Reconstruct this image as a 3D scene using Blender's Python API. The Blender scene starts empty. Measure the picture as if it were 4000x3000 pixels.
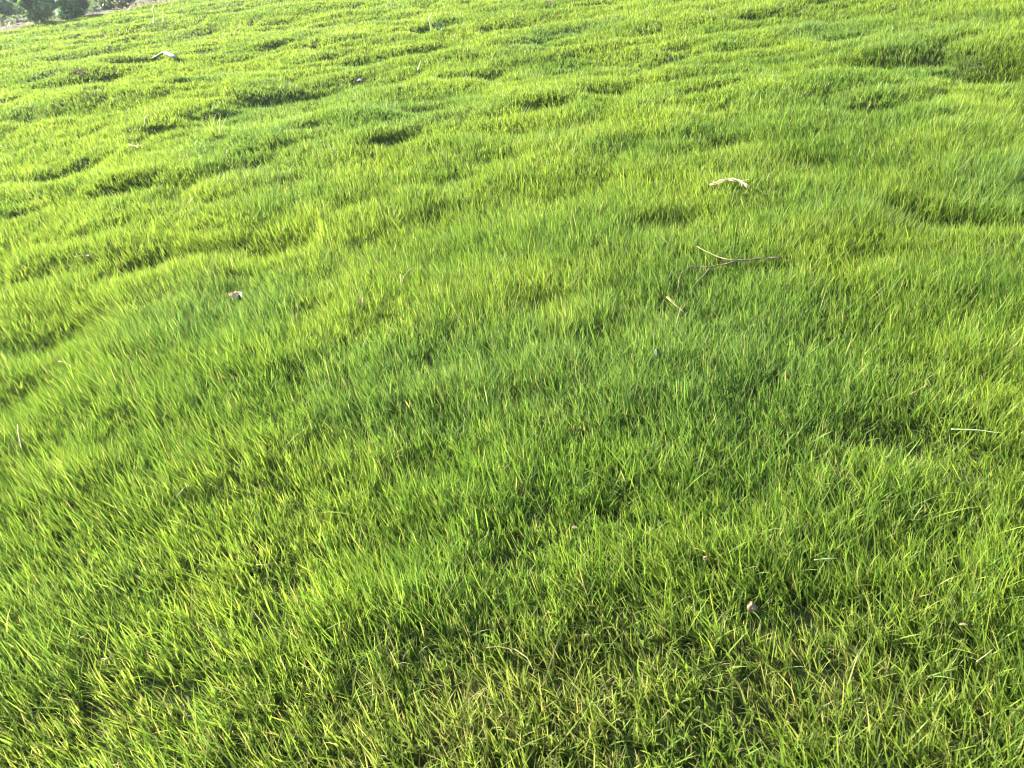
import bpy, math, random
import numpy as np
from mathutils import Vector, Matrix

rng = np.random.default_rng(7)
random.seed(7)
sc = bpy.context.scene

# ------------------------------------------------------------------ camera
CAM_H = 1.13
PITCH = math.radians(32.3)
ROLL = math.radians(8.0)
F_PX = 2910.0                      # focal length in pixels of the 4000 px wide photograph
fw = np.array([0, math.cos(PITCH), -math.sin(PITCH)])
r0 = np.array([1.0, 0, 0]); u0 = np.cross(r0, fw)
rt = r0*math.cos(ROLL) - u0*math.sin(ROLL)
up = u0*math.cos(ROLL) + r0*math.sin(ROLL)
CAM = np.array([0, 0, CAM_H])
cd = bpy.data.cameras.new('camera'); cam = bpy.data.objects.new('camera', cd)
sc.collection.objects.link(cam); sc.camera = cam
cam.matrix_world = Matrix(((rt[0], up[0], -fw[0], CAM[0]), (rt[1], up[1], -fw[1], CAM[1]),
                           (rt[2], up[2], -fw[2], CAM[2]), (0, 0, 0, 1)))
cd.sensor_width = 36; cd.lens = 36*F_PX/4000; cd.clip_start = 0.05; cd.clip_end = 2000
cd.dof.use_dof = True; cd.dof.focus_distance = 2.1; cd.dof.aperture_fstop = 8.0

# ------------------------------------------------------------------ light
SUN_EL, SUN_AZ = math.radians(26), math.radians(-52)     # azimuth from +Y, negative = to the left
w = bpy.data.worlds.new("World"); sc.world = w; w.use_nodes = True
nt = w.node_tree; bg = nt.nodes['Background']
sky = nt.nodes.new('ShaderNodeTexSky'); sky.sky_type = 'NISHITA'; sky.sun_disc = False
sky.sun_elevation = SUN_EL; sky.sun_rotation = SUN_AZ; sky.dust_density = 1.5
nt.links.new(sky.outputs[0], bg.inputs[0]); bg.inputs[1].default_value = 0.085
sd = bpy.data.lights.new('sun', 'SUN'); sun = bpy.data.objects.new('sun', sd); sc.collection.objects.link(sun)
sd.energy = 4.8; sd.angle = math.radians(0.6); sd.color = (1.0, 0.93, 0.80)
sdir = Vector((math.sin(SUN_AZ)*math.cos(SUN_EL), math.cos(SUN_AZ)*math.cos(SUN_EL), math.sin(SUN_EL)))
sun.rotation_euler = sdir.to_track_quat('Z', 'Y').to_euler()
sc.view_settings.view_transform = 'Standard'; sc.view_settings.look = 'None'
sc.view_settings.exposure = 2.3; sc.view_settings.gamma = 1
sc.render.resolution_x, sc.render.resolution_y = 1024, 768
sc.render.engine = 'CYCLES'
sc.cycles.max_bounces = 6; sc.cycles.transmission_bounces = 4; sc.cycles.diffuse_bounces = 2; sc.cycles.pixel_filter_type = 'BLACKMAN_HARRIS'; sc.cycles.filter_width = 1.05

HAZE = 0.0011
# ------------------------------------------------------------------ helpers
def tag(o, label=None, cat=None, group=None, kind=None):
    for k, v in (('label', label), ('category', cat), ('group', group), ('kind', kind)):
        if v: o[k] = v
    return o

def link_mesh(name, V, loops, starts, mat, cols=None, parent=None, smooth=False):
    me = bpy.data.meshes.new(name)
    V = np.ascontiguousarray(V, np.float32)
    me.vertices.add(len(V)); me.vertices.foreach_set('co', V.ravel())
    me.loops.add(len(loops)); me.loops.foreach_set('vertex_index', np.ascontiguousarray(loops, np.int32))
    me.polygons.add(len(starts)); me.polygons.foreach_set('loop_start', np.ascontiguousarray(starts, np.int32))
    if smooth: me.polygons.foreach_set('use_smooth', np.ones(len(starts), bool))
    if cols is not None:
        a = me.color_attributes.new('Col', 'BYTE_COLOR', 'POINT')
        c = np.ones((len(V), 4), np.float32); c[:, :3] = np.clip(cols, 0, 1)
        a.data.foreach_set('color', c.ravel())
    me.update(calc_edges=True)
    me.materials.append(mat)
    o = bpy.data.objects.new(name, me); sc.collection.objects.link(o)
    if parent: o.parent = parent
    return o

def tri_mesh(name, V, T, mat, cols=None, parent=None, smooth=False):
    T = np.asarray(T)
    return link_mesh(name, V, T.ravel(), np.arange(len(T))*3, mat, cols, parent, smooth)

def quad_mesh(name, V, Q, mat, cols=None, parent=None, smooth=False):
    Q = np.asarray(Q)
    return link_mesh(name, V, Q.ravel(), np.arange(len(Q))*4, mat, cols, parent, smooth)

_T = np.random.default_rng(3).random((256, 256))
def vnoise(x, y, s, seed=0):
    x = x/s + 57.3*seed + 1000; y = y/s + 31.7*seed + 1000
    xi = np.floor(x).astype(int); yi = np.floor(y).astype(int)
    fx = x-xi; fy = y-yi
    fx = fx*fx*fx*(fx*(fx*6-15)+10); fy = fy*fy*fy*(fy*(fy*6-15)+10)
    a = _T[xi & 255, yi & 255]; b = _T[(xi+1) & 255, yi & 255]
    c = _T[xi & 255, (yi+1) & 255]; d = _T[(xi+1) & 255, (yi+1) & 255]
    return (a*(1-fx)+b*fx)*(1-fy) + (c*(1-fx)+d*fx)*fy        # 0..1

def fbm(x, y, s, seed=0, oct=3):
    t = 0; a = 1; n = 0
    for k in range(oct):
        t = t + a*vnoise(x, y, s/2**k, seed+k*3.1); n += a; a *= 0.5
    return t/n

def ray(px, py):
    d = fw*F_PX + rt*(px-2000.0) + up*(1500.0-py)
    return d/np.linalg.norm(d)

def at_plane(px, py, z=0.05):
    d = ray(px, py); t = (z-CAM[2])/d[2]
    return CAM + d*t

def project(P, off=(0, 0, 0)):
    D = P - (CAM+np.array(off))
    zz = D@fw; ok = zz > 0.05
    zz = np.where(ok, zz, 1)
    return 2000+F_PX*(D@rt)/zz, 1500-F_PX*(D@up)/zz, ok

# ------------------------------------------------------------------ relief of the lawn
# hollows between the puffy cushions of turf: pixel of the hollow, its width in pixels, strength
HOL = [(850,434,170,1),(723,339,120,1),(1220,325,200,1),(1020,370,180,1),(1655,443,200,1.1),(1627,368,110,.6),
 (1870,267,190,1),(1446,208,180,.9),(1446,278,130,1),(1293,208,110,.6),(931,221,140,.8),(1121,172,120,.9),
 (380,170,70,1),(307,172,70,.8),(741,185,150,1),(597,210,70,1),(524,246,170,.9),(578,343,150,.9),(27,407,110,1),
 (262,226,70,.8),(253,646,210,.9),(615,506,100,.8),(723,497,110,1),(732,538,120,.9),(1663,163,120,.8),(1690,95,170,.9),
 (1944,86,120,.7),(1727,16,90,.9),(1275,81,100,.9),(1193,113,90,.7),(54,750,150,.8),(81,850,170,.8),(994,651,130,.7),
 (1229,533,110,.7),(1944,624,160,.7),(1356,434,130,.6),(814,118,80,.9),(859,940,150,.5),(1040,931,220,.6),(1338,787,120,.5),
 (2163,136,120,.9),(2262,235,200,1.2),(2542,212,160,1),(2640,188,120,.8),(2768,240,230,1.1),(2443,298,170,.9),
 (2678,158,110,.7),(3293,118,160,.9),(3293,54,110,.8),(3564,45,120,.8),(3482,226,230,1),(3654,217,130,.8),
 (3880,249,330,1.2),(3311,271,130,.7),(2353,384,130,.7),(2136,443,190,.7),(2723,380,140,.6),(3050,350,110,.5),
 (3428,420,160,.7),(2588,850,170,.8),(3700,795,260,.8),(3971,814,160,.7),(1446,2079,330,.7),(3525,1681,330,.7),
 (1627,1736,200,.5),(1990,1500,260,.5),(452,1663,260,.5),(217,1266,260,.6),(580,1000,260,.5),(1150,1170,300,.5),
 (120,1500,260,.5),(100,560,120,.6),(400,300,130,.6),(150,330,130,.6),(1050,90,100,.6),(650,120,80,.6),(160,120,90,.6),
 (280,93,80,.7),(500,160,70,.6),(900,60,90,.6),(1400,30,90,.6),(2000,180,110,.6),(2900,90,110,.6),(3050,190,120,.6),
 (3800,120,150,.6),(450,440,130,.5),(330,520,130,.5),(480,760,170,.5),(1560,560,150,.5),(1750,700,180,.4),
 (2850,560,160,.5),(3150,620,200,.5),(3350,950,260,.5),(2100,1150,260,.5),(2260,1290,160,.5),(300,1900,260,.4),
 (700,2250,300,.4),(2450,1900,260,.4),(3300,2150,260,.4)]
_h = []
for (px, py, wpx, s) in HOL:
    p = at_plane(px, py, 0.03); r = math.hypot(p[0], p[1])
    depth = (p-CAM)@fw
    a = wpx*depth/F_PX*0.5
    v = np.array([p[0], p[1]])/r
    a = min(max(a, .05), .9)
    dd = s*min(0.05+0.30*a, 0.16)*(0.6 if r < 3 else 1.35)
    _h.append((p[0], p[1], v[0], v[1], a*1.2, dd))
HA = np.array(_h)

def H(x, y):
    x = np.asarray(x, float); y = np.asarray(y, float)
    r = np.hypot(x, y)
    fade = np.clip((60-r)/30, 0, 1)
    near = np.clip((r-1.2)/3.6, 0.3, 1.2)
    wx = x + 0.25*(vnoise(x, y, .7, 11)-.5); wy = y + 0.25*(vnoise(x, y, .7, 12)-.5)
    n1 = vnoise(wx*.8, wy*1.2, .48, 1); n2 = vnoise(wx, wy, .23, 2)
    puff = np.sqrt(np.abs(n1*2-1)+.02)*.068 + np.sqrt(np.abs(n2*2-1)+.03)*.010
    z = puff*near + 0.20*(fbm(x*.75, y*1.2, 1.7, 5, 2)-.5)*near
    flat = x.ndim == 0
    X = np.atleast_1d(x); Y = np.atleast_1d(y); Z = np.zeros(X.shape)
    for (cx, cy, vx, vy, a, d) in HA:
        R = 3*a
        m = (np.abs(X-cx) < R) & (np.abs(Y-cy) < R)
        if not m.any(): continue
        dx = X[m]-cx; dy = Y[m]-cy
        v = dx*vx+dy*vy; u = dx*vy-dy*vx
        b = np.where(v < 0, a*0.85, a*0.45)
        Z[m] -= d*np.exp(-(u/a)**2-(v/b)**2)
    if flat: Z = Z[0]
    return (z+Z)*fade - 0.03

def at(px, py, h=0.05):
    d = ray(px, py); t = (0.05-CAM[2])/d[2]
    for _ in range(14):
        p = CAM+d*t
        e = p[2]-(float(H(p[0], p[1]))+h)
        t += 0.5*e/(-d[2])
    return CAM+d*t

# edge of the lawn, a straight line on the ground running off to the right
E1 = at_plane(0, 128, 0.0)[:2]; E2 = at_plane(560, 36, 0.0)[:2]
EN = np.array([-(E2-E1)[1], (E2-E1)[0]]); EN /= np.linalg.norm(EN)
if EN[1] < 0: EN = -EN
def beyond(x, y):
    return (x-E1[0])*EN[0] + (y-E1[1])*EN[1] + 0.9*(vnoise(x, y, 1.7, 21)-.5)

# ------------------------------------------------------------------ materials
def new_mat(name):
    m = bpy.data.materials.new(name); m.use_nodes = True
    return m, m.node_tree, m.node_tree.nodes['Principled BSDF'], m.node_tree.nodes['Material Output']

def leaf_mat(name, trans=0.5, rough=0.42, tint=(1.25, 1.25, 0.55), attr=True, col=(.1, .2, .03), spec=.5):
    m, t, p, out = new_mat(name)
    mix = t.nodes.new('ShaderNodeMixShader'); tr = t.nodes.new('ShaderNodeBsdfTranslucent')
    mul = t.nodes.new('ShaderNodeMix'); mul.data_type = 'RGBA'; mul.blend_type = 'MULTIPLY'; mul.inputs[0].default_value = 1
    if attr:
        a = t.nodes.new('ShaderNodeAttribute'); a.attribute_name = 'Col'; src = a.outputs['Color']
    else:
        a = t.nodes.new('ShaderNodeRGB'); a.outputs[0].default_value = (*col, 1); src = a.outputs[0]
    t.links.new(src, p.inputs['Base Color']); t.links.new(src, mul.inputs[6])
    mul.inputs[7].default_value = (*tint, 1)
    t.links.new(mul.outputs[2], tr.inputs[0])
    p.inputs['Roughness'].default_value = rough; p.inputs['Specular IOR Level'].default_value = spec
    mix.inputs[0].default_value = trans
    t.links.new(p.outputs[0], mix.inputs[1]); t.links.new(tr.outputs[0], mix.inputs[2])
    t.links.new(mix.outputs[0], out.inputs[0])
    return m

def rough_mat(name, c1, c2, scale=40, rough=.85, bump=.3):
    m, t, p, out = new_mat(name)
    n = t.nodes.new('ShaderNodeTexNoise'); n.inputs['Scale'].default_value = scale; n.inputs['Detail'].default_value = 8
    g = t.nodes.new('ShaderNodeTexCoord'); t.links.new(g.outputs['Object'], n.inputs['Vector'])
    r = t.nodes.new('ShaderNodeValToRGB'); r.color_ramp.elements[0].color = (*c1, 1); r.color_ramp.elements[1].color = (*c2, 1)
    r.color_ramp.elements[0].position = .35; r.color_ramp.elements[1].position = .65
    t.links.new(n.outputs[0], r.inputs[0]); t.links.new(r.outputs[0], p.inputs['Base Color'])
    b = t.nodes.new('ShaderNodeBump'); b.inputs['Strength'].default_value = bump
    t.links.new(n.outputs[0], b.inputs['Height']); t.links.new(b.outputs[0], p.inputs['Normal'])
    p.inputs['Roughness'].default_value = rough; p.inputs['Specular IOR Level'].default_value = .2
    return m

M_grass = leaf_mat('grass_blade', .50, .50, (1.2, 1.15, .8), spec=.2)
M_leaf = leaf_mat('shrub_leaf', .35, .5, (1.1, 1.2, .6))
M_straw = rough_mat('straw', (.26, .21, .10), (.46, .38, .21), 90, .75, .4)
M_pale = leaf_mat('pale_dry_leaf', .55, .7, (1, .95, .85), attr=False, col=(.80, .70, .50))
M_tan = leaf_mat('tan_dry_leaf', .5, .7, (1, .95, .8), attr=False, col=(.62, .48, .27))
M_twig = rough_mat('twig_bark', (.12, .085, .06), (.27, .21, .16), 160, .8, .5)
M_grey = rough_mat('weathered_wood', (.22, .22, .20), (.45, .46, .43), 30, .8, .4)
M_clod = rough_mat('dry_clod', (.14, .10, .06), (.26, .21, .14), 160, .95, .8)
M_dark = rough_mat('dark_leaf', (.03, .025, .03), (.09, .08, .085), 100, .9, .5)
M_trunk = rough_mat('shrub_bark', (.07, .05, .035), (.16, .12, .09), 20, .9, .5)
M_thatch = rough_mat('thatch_soil', (.030, .040, .012), (.085, .10, .03), 60, .95, .8)
M_soil = rough_mat('dry_soil', (.075, .062, .042), (.125, .10, .065), 1.4, .95, .4)
M_white = rough_mat('white_scrap', (.6, .62, .6), (.85, .86, .84), 12, .6, .2)

# ------------------------------------------------------------------ ground sheets
rad = np.concatenate([[0.05], np.geomspace(0.3, 40, 430), np.geomspace(42, 900, 40)])
NA = 560
ang = np.concatenate([np.linspace(-math.pi, -1.35, 60, endpoint=False), np.linspace(-1.35, 1.35, 440, endpoint=False),
                      np.linspace(1.35, math.pi, 60, endpoint=False)])
NA = len(ang)
RR, AA = np.meshgrid(rad, ang, indexing='ij')
gx = (RR*np.sin(AA)).ravel(); gy = (RR*np.cos(AA)).ravel(); gz = H(gx, gy)
GV = np.stack([gx, gy, gz], 1)
i, j = np.meshgrid(np.arange(len(rad)-1), np.arange(NA), indexing='ij'); j2 = (j+1) % NA
Q = np.stack([i*NA+j, (i+1)*NA+j, (i+1)*NA+j2, i*NA+j2], -1).reshape(-1, 4)[:, ::-1]
cen = GV[Q].mean(1)
isb = beyond(cen[:, 0], cen[:, 1]) > 0
def sub_sheet(name, mask, mat):
    q = Q[mask]; u, inv = np.unique(q, return_inverse=True)
    o = quad_mesh(name, GV[u], inv.reshape(-1, 4), mat, smooth=True)
    tag(o, kind='structure'); return o
sub_sheet('lawn_ground', ~isb, M_thatch)
sub_sheet('bare_soil', isb, M_soil)

# ------------------------------------------------------------------ things lying on the lawn (paths first: the grass gives way under them)
PRESS = []                                   # (x, y, radius) of trodden-down grass
def lie(pts, h=0.055, press=0.02):
    out = []
    P = [np.array(p, float) for p in pts]
    for a, b in zip(P[:-1], P[1:]):
        n = max(2, int(np.linalg.norm(b-a)/18)+1)
        for k in range(n): out.append(a+(b-a)*k/n)
    out.append(P[-1])
    W = [at(p[0], p[1], h) for p in out]
    zs = np.array([w_[2] for w_ in W]); 
    for _ in range(3): zs[1:-1] = (zs[:-2]+zs[1:-1]*2+zs[2:])/4
    W = [np.array([w_[0], w_[1], z]) for w_, z in zip(W, zs)]
    for w_ in W: PRESS.append((w_[0], w_[1], press))
    return W

def tube(name, W, r1, r2, mat, parent=None, sides=7, flat=1.0, jitter=.12):
    W = np.array(W); n = len(W); V = []; F = []
    rr = np.random.default_rng(len(W)*7+int(abs(W[0][0])*1e4) % 999)
    for k in range(n):
        d = W[min(k+1, n-1)]-W[max(k-1, 0)]; d /= np.linalg.norm(d)+1e-9
        s = np.cross(d, [0, 0, 1]); s /= np.linalg.norm(s)+1e-9; t = np.cross(s, d)
        rad_ = r1+(r2-r1)*k/(n-1)
        rad_ *= 1+jitter*rr.normal()
        for q in range(sides):
            an = 2*math.pi*q/sides
            V.append(W[k]+s*math.cos(an)*rad_+t*math.sin(an)*rad_*flat)
    T = []
    for k in range(n-1):
        for q in range(sides):
            a = k*sides+q; b = k*sides+(q+1) % sides
            T += [(a, b, b+sides), (a, b+sides, a+sides)]
    V.append(W[0]); V.append(W[-1]); c0 = len(V)-2; c1 = len(V)-1
    for q in range(sides):
        T.append((c0, (q+1) % sides, q)); T.append((c1, (n-1)*sides+q, (n-1)*sides+(q+1) % sides))
    return np.array(V), np.array(T)

def merge(parts):
    V = []; T = []; o = 0
    for v, t in parts: V.append(v); T.append(t+o); o += len(v)
    return np.concatenate(V), np.concatenate(T)

def place(name, parts, mat, label=None, cat=None, group=None, parent=None, smooth=True):
    V, T = merge(parts)
    if parent is None:
        c = V.mean(0); o = tri_mesh(name, V-c, T, mat, smooth=smooth); o.location = c
        tag(o, label, cat, group)
    else:
        o = tri_mesh(name, V-np.array(parent.location), T, mat, smooth=smooth, parent=parent)
    return o

def empty(name, loc, label, cat, group=None):
    o = bpy.data.objects.new(name, None); sc.collection.objects.link(o); o.location = loc; o.empty_display_size = .05
    return tag(o, label, cat, group)

# brown forked twig
main = lie([(3052,1006),(3010,1010),(2960,1010),(2930,1016),(2885,1016),(2840,1032),(2800,1036),(2770,1044),(2730,1040),(2695,1042),(2664,1064),(2652,1090),(2648,1130)], .060, .018)
side = lie([(2775,1043),(2760,1062),(2745,1080),(2715,1105)], .058, .02)
pal = lie([(2880,1015),(2845,1015),(2812,1006),(2780,992),(2750,978),(2722,962)], .064, .02)
tw = empty('fallen_twig', main[len(main)//2], 'thin brown forked twig lying across the green lawn', 'twig')
tw_parts = [('stem', [tube('', main, .0031, .0014, None, jitter=.22)], M_twig), ('side_shoot', [tube('', side, .0022, .0010, None, jitter=.2)], M_twig),
            ('pale_shoot', [tube('', pal, .0019, .0009, None, jitter=.2)], M_straw)]
for n_, p_, m_ in tw_parts: place(n_, p_, m_, parent=tw)
o = tw.children[2]; o['label'] = 'pale peeled straw coloured side shoot'

# dry straw sprig above the twig
a1 = lie([(2774,722),(2800,714),(2830,702),(2862,698),(2885,703),(2905,716),(2922,726)], .066, .03)
sp = [tube('', a1, .0045, .004, None, jitter=.3)]
for pth in ([(2888,706),(2905,704),(2924,700)], [(2895,710),(2898,728)], [(2850,702),(2872,709)], [(2905,714),(2918,735)], [(2790,717),(2786,706)], [(2838,700),(2834,692)]):
    sp.append(tube('', lie(pth, .068, .015), .0026, .001, None, jitter=.3))
place('straw_sprig', sp, M_pale, 'frayed sprig of bleached straw arched over the grass above the brown twig', 'straw')

def straw(name, paths, r, label, mat=None, h=.066, press=.015, group=None):
    ps = [tube('', lie(p, h, press*.7), r*.62*(1 if k == 0 else .8), r*.3, None, flat=.7, jitter=.25) for k, p in enumerate(paths)]
    return place(name, ps, mat or M_straw, label, 'straw', group)
straw('dry_stalk', [[(2603,1160),(2625,1180),(2650,1203),(2676,1222)], [(2608,1158),(2640,1185)], [(2660,1212),(2674,1196),(2676,1186)]], .0022, 'thin forked dry stalk left of and below the brown twig')
straw('dry_stalk', [[(68,1660),(70,1690),(78,1728),(86,1760)], [(76,1730),(98,1710)], [(76,1730),(60,1727)]], .0026, 'forked pale dry stalk standing by the left edge of the lawn')
straw('curled_straw', [[(230,1412),(250,1414),(268,1424),(280,1440)]], .0028, 'short curved pale straw below the white crumpled leaf, towards the left edge')
straw('curled_straw', [[(1618,1042),(1595,1058),(1577,1080),(1568,1112)], [(1564,1072),(1568,1110)]], .0030, 'hooked straw arching out of the turf right of the crumpled leaf')
straw('straw_bits', [[(294,1003),(320,997),(345,996),(362,988)], [(340,998),(358,1002)]], .0052, 'pale broken straws lying together, far above the curved straw')
straw('dry_stalk', [[(690,1942),(712,1915),(740,1884)]], .0026, 'straight tan stalk slanting up to the right in the lower left grass')
straw('dry_stalk', [[(1000,2207),(1022,2206),(1060,2203)]], .0016, 'thin whitish stalk lying level in the left centre of the lawn')
straw('dry_stalk', [[(395,2575),(420,2572),(437,2562)], [(400,2582),(428,2568),(434,2566)]], .0017, 'forked whitish straw in the bottom left corner area')
straw('dry_stalk', [[(3555,1540),(3600,1515),(3620,1500)],], .0017, 'yellow straw bending up beside the dark hollow at the right')
straw('dry_stalk', [[(3815,2585),(3850,2560),(3880,2535)],], .0018, 'tan stalk poking up at the lower right edge')
straw('dry_stalk', [[(770,560),(800,575),(830,570)][:0] or [(505,565),(530,572),(548,580)], [(540,575),(575,560)]], .007, 'whitish bent straws beside the tall pale grass tuft')
straw('dry_stalk', [[(1900,2530),(1945,2525),(1990,2535),(2010,2560)], [(2010,2535),(2060,2570),(2085,2620)]], .0016, 'arched pair of tan stalks in the yellowed patch')
straw('dry_stalk', [[(350,322),(358,316),(368,311)]], .010, 'small pale straw beside the far tan dead leaf', h=.08)
straw('long_leaf', [[(3715,1676),(3760,1677),(3830,1680),(3880,1688),(3918,1690)]], .0024, 'long pale green leaf lying level beside the dark hollow at right', leaf_mat('pale_leaf', .3, .4, attr=False, col=(.42, .55, .26)))
straw('long_leaf', [[(3180,2187),(3220,2183),(3272,2180)]], .0028, 'broad flat pale green leaf lying level in the lower right', bpy.data.materials['pale_leaf'])

def sheet(name, cx, cy, wpx, hpx, mat, label, cat, h=.07, curl=.5, seed=1, rag=.25, press=.03, parent=None, thick=.0016, tilt=.22):
    """a crumpled thin leaf, with thickness"""
    c = at(cx, cy, h); s = ((c-CAM)@fw)/F_PX
    rr = np.random.default_rng(seed); n = 14; m = 9
    view = -(ray(cx, cy)); 
    side = rt/np.linalg.norm(rt); upv = np.array([0, 0, 1.])*tilt + np.cross(np.array([0, 0, 1.]), side)*(1-tilt)
    upv /= np.linalg.norm(upv); nr = np.cross(side, upv)
    hpx = hpx/max(.3, abs(float(upv@up)))
    V = []
    for k in range(n+1):
        for q in range(m+1):
            u = k/n*2-1; v = q/m*2-1
            edge = math.sqrt(max(0, 1-abs(u)**2.4))
            x = u*wpx*s*.5*(1+.06*rr.normal()*rag); y = v*edge*hpx*s*.5*(1+rag*.35*math.sin(7*u+seed)+.1*rag*rr.normal())
            z = curl*min(hpx, wpx)*s*.7*(.35*math.cos(u*2.3+seed)+.3*math.sin(3*v+u*4+seed)+.12*rr.normal())
            y += -curl*.6*hpx*s*u*u
            V.append(c+side*x+upv*y+nr*z)
    V = np.array(V); V2 = V-nr*thick; N = len(V)
    T = []
    for k in range(n):
        for q in range(m):
            a = k*(m+1)+q; b = a+1; d = a+m+1; e = d+1
            T += [(a, d, e), (a, e, b), (a+N, e+N, d+N), (a+N, b+N, e+N)]
    for k in range(n):
        for q in (0, m):
            a = k*(m+1)+q; d = a+m+1; T += [(a, a+N, d+N), (a, d+N, d)]
    PRESS.append((c[0], c[1], press)); PRESS.append((c[0], c[1]-press, press))
    return place(name, [(np.concatenate([V, V2]), np.array(T))], mat, label, cat, parent=parent)

lf = sheet('crumpled_leaf', 924, 1146, 52, 26, M_pale, 'crumpled cream dead leaf with dark underside on the grass', 'leaf', seed=3, curl=.55, press=.04)
sheet('dark_underside', 936, 1162, 12, 22, M_dark, None, None, h=.064, seed=5, curl=.3, parent=lf, tilt=.8)  # near-black sheet forming the dark underside of the crumpled leaf
sheet('dead_leaf', 318, 283, 48, 24, M_tan, 'ragged tan dead leaf, larger one in the far left grass', 'leaf', seed=8, curl=.8, rag=.8, press=.1, h=.10)
sheet('dead_leaf', 2145, 4, 34, 8, M_tan, 'small tan leaf at the top centre of the lawn', 'leaf', seed=9, curl=.5, press=.15, h=.10)
sheet('dead_leaf', 1412, 1172, 16, 24, M_tan, 'withered tan leaf standing beside a tiny dark gap, right of the crumpled cream leaf', 'leaf', seed=10, curl=.5, press=.03)
sheet('pale_chip', 2562, 1377, 9, 24, M_white, 'tiny white chip of leaf stuck upright mid lawn', 'leaf', seed=11, curl=.2, press=.02, tilt=.9)
sheet('dead_leaf', 1405, 311, 22, 14, M_grey, 'grey scrap lying in a dark hollow of the upper lawn', 'leaf', seed=12, curl=.3, press=.08, h=.03)
sheet('pale_chip', 3763, 2437, 30, 7, M_pale, 'small cream sliver lying level near the lower right edge', 'leaf', seed=13, curl=.2, press=.015)
sheet('pale_chip', 2000+310/1.269, 1650+517/1.269, 20, 8, M_pale, 'tiny curled cream sliver just below mid lawn', 'leaf', seed=14, curl=.4, press=.012)

def clod(name, cx, cy, wpx, hpx, label, seed, h=.045):
    c = at(cx, cy, h); s = ((c-CAM)@fw)/F_PX; rr = np.random.default_rng(seed)
    V = []; T = []; n, m = 18, 12; ph = rr.random(6)*6
    for k in range(m+1):
        for q in range(n):
            th = math.pi*k/m; f = 2*math.pi*q/n
            d = np.array([math.sin(th)*math.cos(f), math.sin(th)*math.sin(f), math.cos(th)])
            g = 1+.16*math.sin(4*d[0]+ph[0]+3*d[2])+.13*math.sin(7*d[1]+ph[1])+.10*math.sin(9*d[2]+ph[2]+5*d[0])+.05*rr.normal()
            V.append(c+d*g*np.array([wpx*s*.5, wpx*s*.5, hpx*s*.55]))
    for k in range(m):
        for q in range(n):
            a = k*n+q; b = k*n+(q+1) % n
            T += [(a, a+n, b+n), (a, b+n, b)]
    PRESS.append((c[0], c[1], .025)); PRESS.append((c[0], c[1]-.025, .02))
    place(name, [(np.array(V), np.array(T))], M_clod, label, 'clod')
clod('soil_clod', 2938, 2372, 32, 38, 'lumpy tan clod in the grass at lower right, the larger of two', 4)
clod('soil_clod', 2757, 2183, 20, 20, 'small pale grey clod in the grass, up and left of the larger clod', 6)

# grey bent lath far left
b1 = [at(590, 234, .03), at(645, 202, .30), at(684, 226, .03)]
b1 = [at(590, 232, .04)]; apex = at(640, 224, .12); 
g0 = at(594, 231, .06); g2 = at(684, 221, .08)
d_ = ray(642, 203); tt = (g0+g2)/2; k_ = np.dot(tt-CAM, fw)/np.dot(d_, fw); g1 = CAM+d_*k_
seg = lambda a, b, n: [a+(b-a)*q/n for q in range(n)]
place('bent_lath', [tube('', seg(g0, g1, 8)+seg(g1, g2, 6)+[g2], .030, .036, None, flat=.35, sides=6, jitter=.06)], M_grey, 'grey bent strip of wood raised like a low roof in the far left grass', 'stick')

# ------------------------------------------------------------------ grass
PR = np.array(PRESS)
def visible(P, m=160):
    k = np.zeros(len(P), bool)
    r = np.hypot(P[:, 0], P[:, 1])
    for off in ((0, 0, 0), (-.8, 0, 0), (.8, 0, 0)):
        x, y, ok = project(P, off)
        mm = m if off[0] == 0 else 60
        k |= ok & (x > -mm) & (x < 4000+mm) & (y > -mm) & (y < 3000+mm*1.6)
    return k

def blades(base, L, th0, kap, az, wid, K, cbase, ctip, twist):
    """one tapering, curved blade per row -> vertices, triangles, colours"""
    n = len(L)
    t = np.linspace(0, 1, K+1)
    th = th0[:, None]+kap[:, None]*(t[None, :-1]+.5/K)
    ds = (L/K)[:, None]
    hor = np.concatenate([np.zeros((n, 1)), np.cumsum(np.sin(th)*ds, 1)], 1)
    ver = np.concatenate([np.zeros((n, 1)), np.cumsum(np.cos(th)*ds, 1)], 1)
    ca, sa = np.cos(az), np.sin(az)
    C = np.stack([base[:, 0:1]+hor*ca[:, None], base[:, 1:2]+hor*sa[:, None], base[:, 2:3]+ver], -1)
    wa = az+math.pi/2+twist
    wv = np.stack([np.cos(wa), np.sin(wa), np.zeros(n)], -1)
    prof = {1: [1.0], 2: [.9, .8], 3: [.8, 1, .66], 4: [.75, 1, .9, .55]}[K]
    V = np.empty((n, 2*K+1, 3), np.float32); Cc = np.empty((n, 2*K+1, 3), np.float32)
    for k in range(K):
        hw = (wid*.5*prof[k])[:, None]*wv
        V[:, 2*k] = C[:, k]-hw; V[:, 2*k+1] = C[:, k]+hw
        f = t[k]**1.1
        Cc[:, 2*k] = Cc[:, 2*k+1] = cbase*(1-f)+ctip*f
    V[:, 2*K] = C[:, K]; Cc[:, 2*K] = ctip
    T = []
    for k in range(K-1):
        a = 2*k; T += [(a, a+1, a+3), (a, a+3, a+2)]
    T.append((2*K-2, 2*K-1, 2*K))
    T = (np.array(T)[None]+(np.arange(n)*(2*K+1))[:, None, None]).reshape(-1, 3)
    return V.reshape(-1, 3), T, Cc.reshape(-1, 3)

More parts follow.
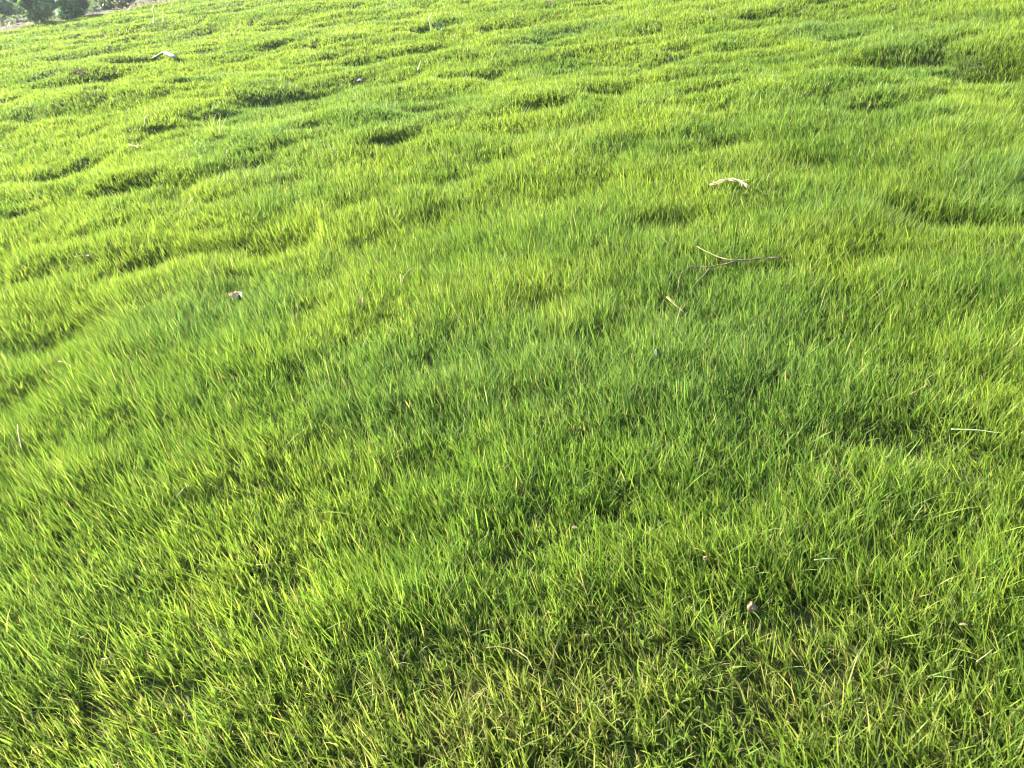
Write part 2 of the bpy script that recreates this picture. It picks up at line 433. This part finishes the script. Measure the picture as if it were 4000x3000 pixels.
C_MID = np.array([.125, .240, .030]); C_YEL = np.array([.265, .370, .042]); C_DEEP = np.array([.050, .140, .030])
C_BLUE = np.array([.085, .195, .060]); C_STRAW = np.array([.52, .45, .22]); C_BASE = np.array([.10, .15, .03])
STRAWP = [(1900, 2750, 1100, 330, 1.0), (1150, 2900, 600, 160, .7), (350, 2750, 420, 230, .6), (3200, 2650, 600, 280, .75), (2250, 2480, 500, 150, .7),
          (3600, 2900, 450, 200, .6), (1000, 2150, 300, 150, .15)]

def grass_fields(x, y):
    """colour and lean fields over the lawn"""
    P = np.stack([x, y, np.full(len(x), .05)], 1)
    px, py, ok = project(P)
    s = np.zeros(len(x))
    for (cx, cy, a, b, k) in STRAW_W: s = np.maximum(s, k*np.exp(-(((x-cx)/a)**2+((y-cy)/b)**2)))
    return s
STRAW_W = []
for (px, py, a, b, k) in STRAWP:
    p = at_plane(px, py); d = (p-CAM)@fw; pf = at_plane(px, py-b)
    STRAW_W.append((p[0], p[1], a*d/F_PX, abs(pf[1]-p[1]), k))

def band(r1, r2, dens, width, K, Lm):
    azr = 1.35
    area = azr*(r2**2-r1**2)
    nsh = int(area*dens/3.2)
    r = np.sqrt(rng.uniform(r1**2, r2**2, nsh)); a = rng.uniform(-azr, azr, nsh)
    x = r*np.sin(a); y = r*np.cos(a)
    P = np.stack([x, y, np.full(nsh, .04)], 1)
    m = visible(P) & (beyond(x, y) < .05)
    x = x[m]; y = y[m]
    clump = vnoise(x, y, .10, 31)
    k = rng.random(len(x)) < .10+.8*clump+1.0*vnoise(x, y, .035, 33)**1.5
    x = x[k]; y = y[k]
    if len(x) == 0: return None
    rep = rng.integers(2, 5, len(x)); idx = np.repeat(np.arange(len(x)), rep)
    n = len(idx)
    z = H(x, y)
    e = .04; gxs = (H(x+e, y)-H(x-e, y))/(2*e); gys = (H(x, y+e)-H(x, y-e))/(2*e)
    saz = rng.uniform(0, 2*math.pi, len(x))
    # shoot lean: follows the relief, a combing field and chance
    fa = 2*math.pi*fbm(x, y, .9, 41, 2)*1.6; fs = .08+.28*vnoise(x, y, .5, 45)
    lx = -gxs*.55+np.cos(fa)*fs*.5-.10+rng.normal(0, .20, len(x)); ly = -gys*.55+np.sin(fa)*fs*.5+rng.normal(0, .20, len(x))
    hmul = .72+.5*vnoise(x, y, .16, 51)+.25*(vnoise(x, y, .6, 52)-.5)
    st = grass_fields(x, y)
    hmul *= 1-.12*st
    if len(PR):
        near = np.ones(len(x))
        ext = (x > PR[:, 0].min()-.3) & (x < PR[:, 0].max()+.3)
        for (qx, qy, qr) in PR:
            d2 = (x-qx)**2+(y-qy)**2
            near = np.minimum(near, np.where(d2 < qr*qr, .58, 1))
        hmul *= near
    # per blade
    B = np.stack([x, y, z-.004], 1)[idx]
    B[:, 0] += rng.normal(0, .004, n); B[:, 1] += rng.normal(0, .004, n)
    spread = rng.gamma(1.9, .21, n)
    baz = saz[idx]+rng.uniform(0, 2*math.pi, n)
    vx = lx[idx]+np.cos(baz)*spread; vy = ly[idx]+np.sin(baz)*spread
    az = np.arctan2(vy, vx); mag = np.hypot(vx, vy)
    th0 = np.arctan(mag*.75); kap = rng.normal(.18, .30, n)
    L = Lm*hmul[idx]*rng.lognormal(0, .24, n)*(1+.25*np.minimum(mag, 1))
    longb = rng.random(n) < .02
    L[longb] *= 1.45
    wid = width*rng.lognormal(0, .25, n)
    # colours
    yel = np.clip(.30+.32*np.clip((np.hypot(x, y)-1.5)/6, 0, 1)+1.5*(fbm(x, y, .45, 61, 3)-.5)+.35*(fbm(x, y, 3.0, 64, 2)-.5), 0, 1)[idx]
    yel = np.clip(yel+rng.normal(0, .36 if r2 < 3.5 else .22, n), 0, 1)[:, None]
    c = C_MID*(1-yel)+C_YEL*yel
    dp = np.clip(rng.normal(.15, .3, n), 0, .9)[:, None]; c = c*(1-dp)+C_DEEP*dp
    bl = np.clip(1.8*(vnoise(x, y, .8, 71)-.66), 0, .5)[idx][:, None]; c = c*(1-bl)+C_BLUE*bl
    sp = (.012+.15*st+.015*(vnoise(x, y, .3, 81) > .6))[idx]
    isst = rng.random(n) < sp
    mixw = rng.uniform(.5, 1, n)[:, None]
    c = np.where(isst[:, None], c*(1-mixw)+C_STRAW*mixw, c)
    c = c*(1-.30*st[idx][:, None])+np.array([.26, .28, .06])*.30*st[idx][:, None]
    c *= rng.lognormal(0, .20 if r2 < 3.5 else .12, n)[:, None]
    wid[isst] *= .6
    kap[isst] += rng.normal(0, .7, isst.sum())
    # ends: many tips are dry, mown or bleached
    tipd = np.where(rng.random(n) < .08+.25*st[idx], rng.uniform(.3, .9, n), rng.uniform(0, .08, n))[:, None]
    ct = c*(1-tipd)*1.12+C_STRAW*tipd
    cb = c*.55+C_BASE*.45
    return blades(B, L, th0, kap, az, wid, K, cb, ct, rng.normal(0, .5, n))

VV, TT, CC, off, nbl = [], [], [], 0, 0
edges = np.geomspace(.42, 36, 46)
for r1, r2 in zip(edges[:-1], edges[1:]):
    rm = (r1+r2)/2; pxm = math.hypot(rm, CAM_H)/742
    wid = max(.0025, .62*pxm)
    lai = 4.6 if rm < 3 else (3.8 if rm < 6 else max(1.6, 3.4*(6/rm)**.7))
    Lm = .060 if rm < 2.0 else max(.040, .060-.007*(rm-2.0))
    dens = lai/(wid*Lm*.75)
    K = 4 if rm < 2.6 else (3 if rm < 5.5 else 2)
    res = band(r1, r2, dens, wid, K, Lm)
    if res is None: continue
    v, t, c = res
    VV.append(v); TT.append(t+off); CC.append(c); off += len(v); nbl += len(v)//(2*K+1)
V = np.concatenate(VV); T = np.concatenate(TT); C = np.concatenate(CC)
print('blades', nbl, 'tris', len(T)); open('/tmp/n.txt','w').write(f'{nbl} {len(T)}') if False else None
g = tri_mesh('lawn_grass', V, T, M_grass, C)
tag(g, 'dense bright green unmown lawn grass in soft cushions', 'grass', kind='stuff')
del V, T, C, VV, TT, CC

# ------------------------------------------------------------------ weeds that stand out of the lawn
def fan(name, px, py, n, L, spread, wid, col, label, cat='weed', seed=1, lean=(0, 0), part='leaf'):
    rr = np.random.default_rng(seed); c = at(px, py, .0)
    e = empty(name, c, label, cat)
    for k in range(n):
        az = np.array([rr.uniform(0, 6.283)]); th = np.array([abs(rr.normal(0, spread))+.03])
        b = np.array([[rr.normal(0, .012), rr.normal(0, .012), 0]])
        cc = np.array([col])*rr.uniform(.8, 1.2)
        v, t, q = blades(b, np.array([L*rr.uniform(.7, 1.1)]), th, np.array([rr.uniform(.1, .9)]), az, np.array([wid]), 4, cc*.8, cc*1.1, np.array([rr.normal(0, .4)]))
        tri_mesh(part, v, t, M_grass, q, parent=e)
    return e
fan('grass_tuft', 848, 545, 22, .19, .42, .007, (.27, .38, .07), 'tall yellowish grass tuft fanned out of the upper left lawn', seed=2)
fan('grass_tuft', 660, 520, 7, .15, .3, .006, (.22, .36, .06), 'thin green tuft of tall blades left of the yellowish one', seed=4)
def stalk(name, pts, r, label, col, h0=0.0, leafy=0, seed=1):
    """upright stalk: first pixel is the foot, the others lie in the plane facing the camera above it"""
    f = at(pts[0][0], pts[0][1], h0); dep = (f-CAM)@fw
    W = [f]+[CAM+ray(a, b)*(dep/(ray(a, b)@fw)) for a, b in pts[1:]]
    W2 = []
    for a, b in zip(W[:-1], W[1:]): W2 += [a+(b-a)*q/4 for q in range(4)]
    W2.append(W[-1])
    return place(name, [tube('', W2, r, r*.5, None, flat=.5, jitter=.1)], col, label, 'stalk')
M_pgreen = leaf_mat('pale_weed', .4, .5, attr=False, col=(.50, .60, .22))
M_bgreen = leaf_mat('blue_weed', .3, .4, attr=False, col=(.14, .30, .16))
stalk('pale_stalk', [(1688, 122), (1683, 100), (1676, 75), (1688, 48)], .016, 'pale flattened stalk standing at the top of the lawn beside a blue green weed', M_pgreen, .05)
wd = empty('broad_weed', at(1718, 118, .03), 'low blue green weed with broad leaves in the dark hollow at the top', 'weed')
for (q, pts) in enumerate([[(1718, 118), (1722, 105), (1712, 92), (1700, 82)], [(1720, 118), (1728, 108), (1740, 100)], [(1712, 118), (1706, 108), (1704, 100)]]):
    f = at(pts[0][0], pts[0][1], .03); dep = (f-CAM)@fw
    W = [f]+[CAM+ray(a, b)*(dep/(ray(a, b)@fw)) for a, b in pts[1:]]
    place('leaf', [tube('', W, .022, .006, None, flat=.15, jitter=.05)], M_bgreen, parent=wd)
stalk('pale_stalk', [(602, 95), (603, 60), (596, 35), (602, 20)], .022, 'tall pale seed stalk nearest the shrubs at the far left', M_pgreen, .05)
stalk('pale_stalk', [(635, 92), (636, 70), (638, 50)], .012, 'faint short stalk just right of the tall pale one at the far left', M_pgreen, .05)
stalk('pale_stalk', [(1632, 275), (1638, 255), (1645, 238)], .008, 'thin pale stalk above the big dark hollow in the upper centre', M_pgreen, .05)
stalk('pale_stalk', [(1777, 146), (1776, 138), (1780, 130)], .010, 'tiny pale tip poking up right of the blue green weed', M_pgreen, .06)
stalk('pale_stalk', [(150, 770), (140, 735), (122, 705)], .004, 'thin bent straw coloured stalk in the left lawn, above the dark band', M_pgreen, .04)
stalk('pale_stalk', [(567, 486), (566, 462), (572, 448)], .006, 'slender curved stalk left of the yellowish tuft', M_pgreen, .05)
stalk('pale_stalk', [(55, 620), (30, 585), (3, 570)], .006, 'bent whitish stalk at the left edge of the upper lawn', M_pgreen, .05)

# ------------------------------------------------------------------ shrubs beyond the lawn
def shrub(px, py, wpx, hgt, col, label, seed, n=5200, leaf=.055, dist_add=0.0, cat='shrub', name='shrub', loose=0.0):
    rr = np.random.default_rng(seed)
    p = at_plane(px, py+22, 0.0)
    dirv = p[:2]/np.linalg.norm(p[:2]); base = p[:2]+dirv*dist_add
    dep = (np.array([base[0], base[1], 0])-CAM)@fw
    R = wpx*dep/F_PX*.5
    z0 = float(H(base[0], base[1]))
    e = empty(name, (base[0], base[1], z0), label, cat)
    # clumps
    nc = 26
    cl = []
    for k in range(nc):
        a = rr.uniform(0, 6.283); q = math.sqrt(rr.random())
        h = rr.uniform(.12, 1)**.9
        prof = math.sin(min(1, h*1.02+.10)*math.pi*.88)**.6
        cl.append((math.cos(a)*q*R*prof*.85, math.sin(a)*q*R*prof*.8, h*hgt*.92, rr.uniform(.22, .42)*R*(1.2-.5*h)))
    cl = np.array(cl)
    w_ = cl[:, 3]**2; k = rr.choice(nc, n, p=w_/w_.sum())
    d = rr.normal(size=(n, 3)); d /= np.linalg.norm(d, axis=1)[:, None]
    rad_ = cl[k, 3]*rr.uniform(.35, 1.12+loose, n)
    C = cl[k, :3]+d*rad_[:, None]*np.array([1, 1, .8]); C[:, 2] = np.abs(C[:, 2])+.02
    nrm = d*.6+rr.normal(size=(n, 3))*.6+np.array([0, 0, .35]); nrm /= np.linalg.norm(nrm, axis=1)[:, None]
    u = np.cross(nrm, rr.normal(size=(n, 3))); u /= np.linalg.norm(u, axis=1)[:, None]; v = np.cross(nrm, u)
    s = leaf*rr.lognormal(0, .3, n)[:, None]
    V = np.stack([C-u*s, C+v*s*.45+nrm*s*.12, C+u*s, C-v*s*.45+nrm*s*.12], 1).reshape(-1, 3)
    cc = np.array(col)*2.2*rr.lognormal(0, .25, (n, 1))*(1+.25*rr.normal(size=(nc, 1))[k])
    cc = np.repeat(cc, 4, 0)
    quad_mesh('crown', V, np.arange(4*n).reshape(-1, 4), M_leaf, cc, parent=e)
    st = []
    for q in range(6):
        tgt = cl[q*3 % nc, :3]
        W = [np.array([rr.normal(0, .03), rr.normal(0, .03), -.03])+(tgt-0)*f+np.array([0, 0, .08*math.sin(f*3)]) for f in np.linspace(0, 1, 6)]
        st.append(tube('', W, .025*hgt/1.2, .008, None))
    Vs, Ts = merge(st)
    tri_mesh('trunk', Vs, Ts, M_trunk, parent=e, smooth=True)
    return e
shrub(178, 72, 130, 1.05, (.045, .080, .035), 'dark shrub with blackish foot at the lawn edge', 101)
shrub(300, 50, 120, .62, (.050, .100, .040), 'low rounded dark green shrub right of the blackish one', 102)
shrub(425, 16, 50, .7, (.085, .11, .06), 'small grey green shrub in the gap of bare soil', 103, n=2500)
shrub(500, 8, 80, .8, (.075, .068, .045), 'brownish shrub farthest right at the top of the lawn', 104, n=3000)
shrub(20, 86, 150, 1.3, (.070, .120, .065), 'tall grey green shrub at the far left corner', 105, dist_add=2.5)
shrub(110, 66, 110, 1.5, (.055, .095, .060), 'bluish dark shrub between the corner shrub and the blackish one', 106, dist_add=3.0)
shrub(215, 50, 120, 1.5, (.110, .160, .045), 'bright green leafy shrub behind the blackish one', 107, dist_add=3.0)
shrub(330, 22, 130, 1.2, (.080, .130, .055), 'mid green shrub behind the low rounded one', 108, dist_add=3.0)
shrub(620, -12, 190, 1.0, (.06, .12, .05), 'low green bush above the far right end of the lawn edge', 109, dist_add=3, n=4000)
for k, (px, wpx, hg, cl) in enumerate([(-60, 240, 3.0, (.05, .085, .05)), (120, 260, 3.4, (.055, .10, .055)), (330, 240, 2.6, (.05, .085, .045)), (540, 260, 2.6, (.06, .10, .05)), (790, 260, 2.4, (.05, .10, .045))]):
    shrub(px, 55-.16*(px), wpx, hg, cl, ['leftmost large tree like bush in the back row behind the shrubs', 'tallest bush of the back row, behind the bluish shrub',
          'broad dark bush of the back row behind the gap of bare soil', 'loose bush of the back row behind the brownish shrub', 'rightmost bush of the back row beyond the lawn'][k],
          120+k, n=7000, leaf=.09, dist_add=8+2*(k % 2), cat='bush', name='bush')
# white scrap caught in the shrub
c = at_plane(128, 66, 0); dep = (c-CAM)@fw-.6; c = CAM+ray(128, 22)*(dep/(ray(128, 22)@fw))
rr = np.random.default_rng(5); V = []; T = []
for q in range(7):
    cc = c+rr.normal(0, 1, 3)*np.array([.08, .03, .05]); s_ = .07
    b = np.array([cc+rr.normal(0, s_, 3) for _ in range(6)]); o_ = len(V); V += list(b)
    T += [(o_, o_+1, o_+2), (o_+1, o_+3, o_+2), (o_+2, o_+3, o_+4), (o_+3, o_+5, o_+4)]
ws = tri_mesh('white_scrap', np.array(V)-c, np.array(T), M_white); ws.location = c
tag(ws, 'torn white scrap caught in the front of the shrubs at top left', 'scrap')

# dry weeds on the bare strip, and the green undergrowth between the shrubs
n = 30000
x = rng.uniform(-34, 10, n*3); y = rng.uniform(8, 50, n*3)
b = beyond(x, y); m = (b > -.1) & (b < 1.6) & visible(np.stack([x, y, 0*x], 1), 250); x = x[m][:6000]; y = y[m][:6000]; n = len(x)
cc = np.where(rng.random(n)[:, None] < .7, np.array([.26, .20, .12]), np.array([.10, .15, .05]))*rng.lognormal(0, .2, (n, 1))
v, t, q = blades(np.stack([x, y, H(x, y)], 1), rng.uniform(.03, .12, n), rng.uniform(.1, .9, n), rng.normal(.2, .3, n), rng.uniform(0, 6.28, n), np.full(n, .016), 2, cc, cc, rng.normal(0, .5, n))
tag(tri_mesh('dry_weeds', v, t, M_leaf, q), 'sparse dry weeds on the bare soil strip', 'weeds', kind='stuff')
n = 200000
x = rng.uniform(-60, 10, n); y = rng.uniform(10, 75, n)
b = beyond(x, y)+2.2*(vnoise(x, y, 1.6, 91)-.5); m = (b > 1.1) & (b < 22) & visible(np.stack([x, y, 0*x], 1), 400); x = x[m]; y = y[m]; n = len(x)
hh = .10+.75*vnoise(x, y, 1.1, 95)**2
z = H(x, y)+hh*rng.random(n)**.6
P = np.stack([x, y, z], 1); nr = rng.normal(size=(n, 3)); nr /= np.linalg.norm(nr, axis=1)[:, None]
u = np.cross(nr, rng.normal(size=(n, 3))); u /= np.linalg.norm(u, axis=1)[:, None]; v = np.cross(nr, u)
s_ = (.06*rng.lognormal(0, .3, n))[:, None]
V = np.stack([P-u*s_, P+v*s_*.5, P+u*s_, P-v*s_*.5], 1).reshape(-1, 3)
cc = (np.array([.15, .21, .11])[None]*(1-.5*vnoise(x, y, 1.5, 97)[:, None])+np.array([.06, .05, .03])*vnoise(x, y, .8, 98)[:, None])*rng.lognormal(0, .25, (n, 1))
tag(quad_mesh('undergrowth', V, np.arange(4*n).reshape(-1, 4), M_leaf, np.repeat(cc, 4, 0)), 'low grey green undergrowth between the shrubs', 'undergrowth', kind='stuff')

# ------------------------------------------------------------------ thin haze over the field
hm = bpy.data.materials.new('haze_air'); hm.use_nodes = True
ht = hm.node_tree; ht.nodes.remove(ht.nodes['Principled BSDF'])
pv = ht.nodes.new('ShaderNodeVolumePrincipled'); pv.inputs['Color'].default_value = (.80, .90, .92, 1); pv.inputs['Density'].default_value = HAZE
pv.inputs['Anisotropy'].default_value = .3
ht.links.new(pv.outputs[0], ht.nodes['Material Output'].inputs['Volume'])
hv = np.array([(a, b, c) for c in (-1.6, 7.0) for a, b in ((-70, -4), (70, -4), (70, 95), (-70, 95))], float)
tag(quad_mesh('haze', hv, [(3, 2, 1, 0), (4, 5, 6, 7), (0, 1, 5, 4), (1, 2, 6, 5), (2, 3, 7, 6), (3, 0, 4, 7)], hm), 'faint pale haze over the far lawn', 'haze', kind='stuff')
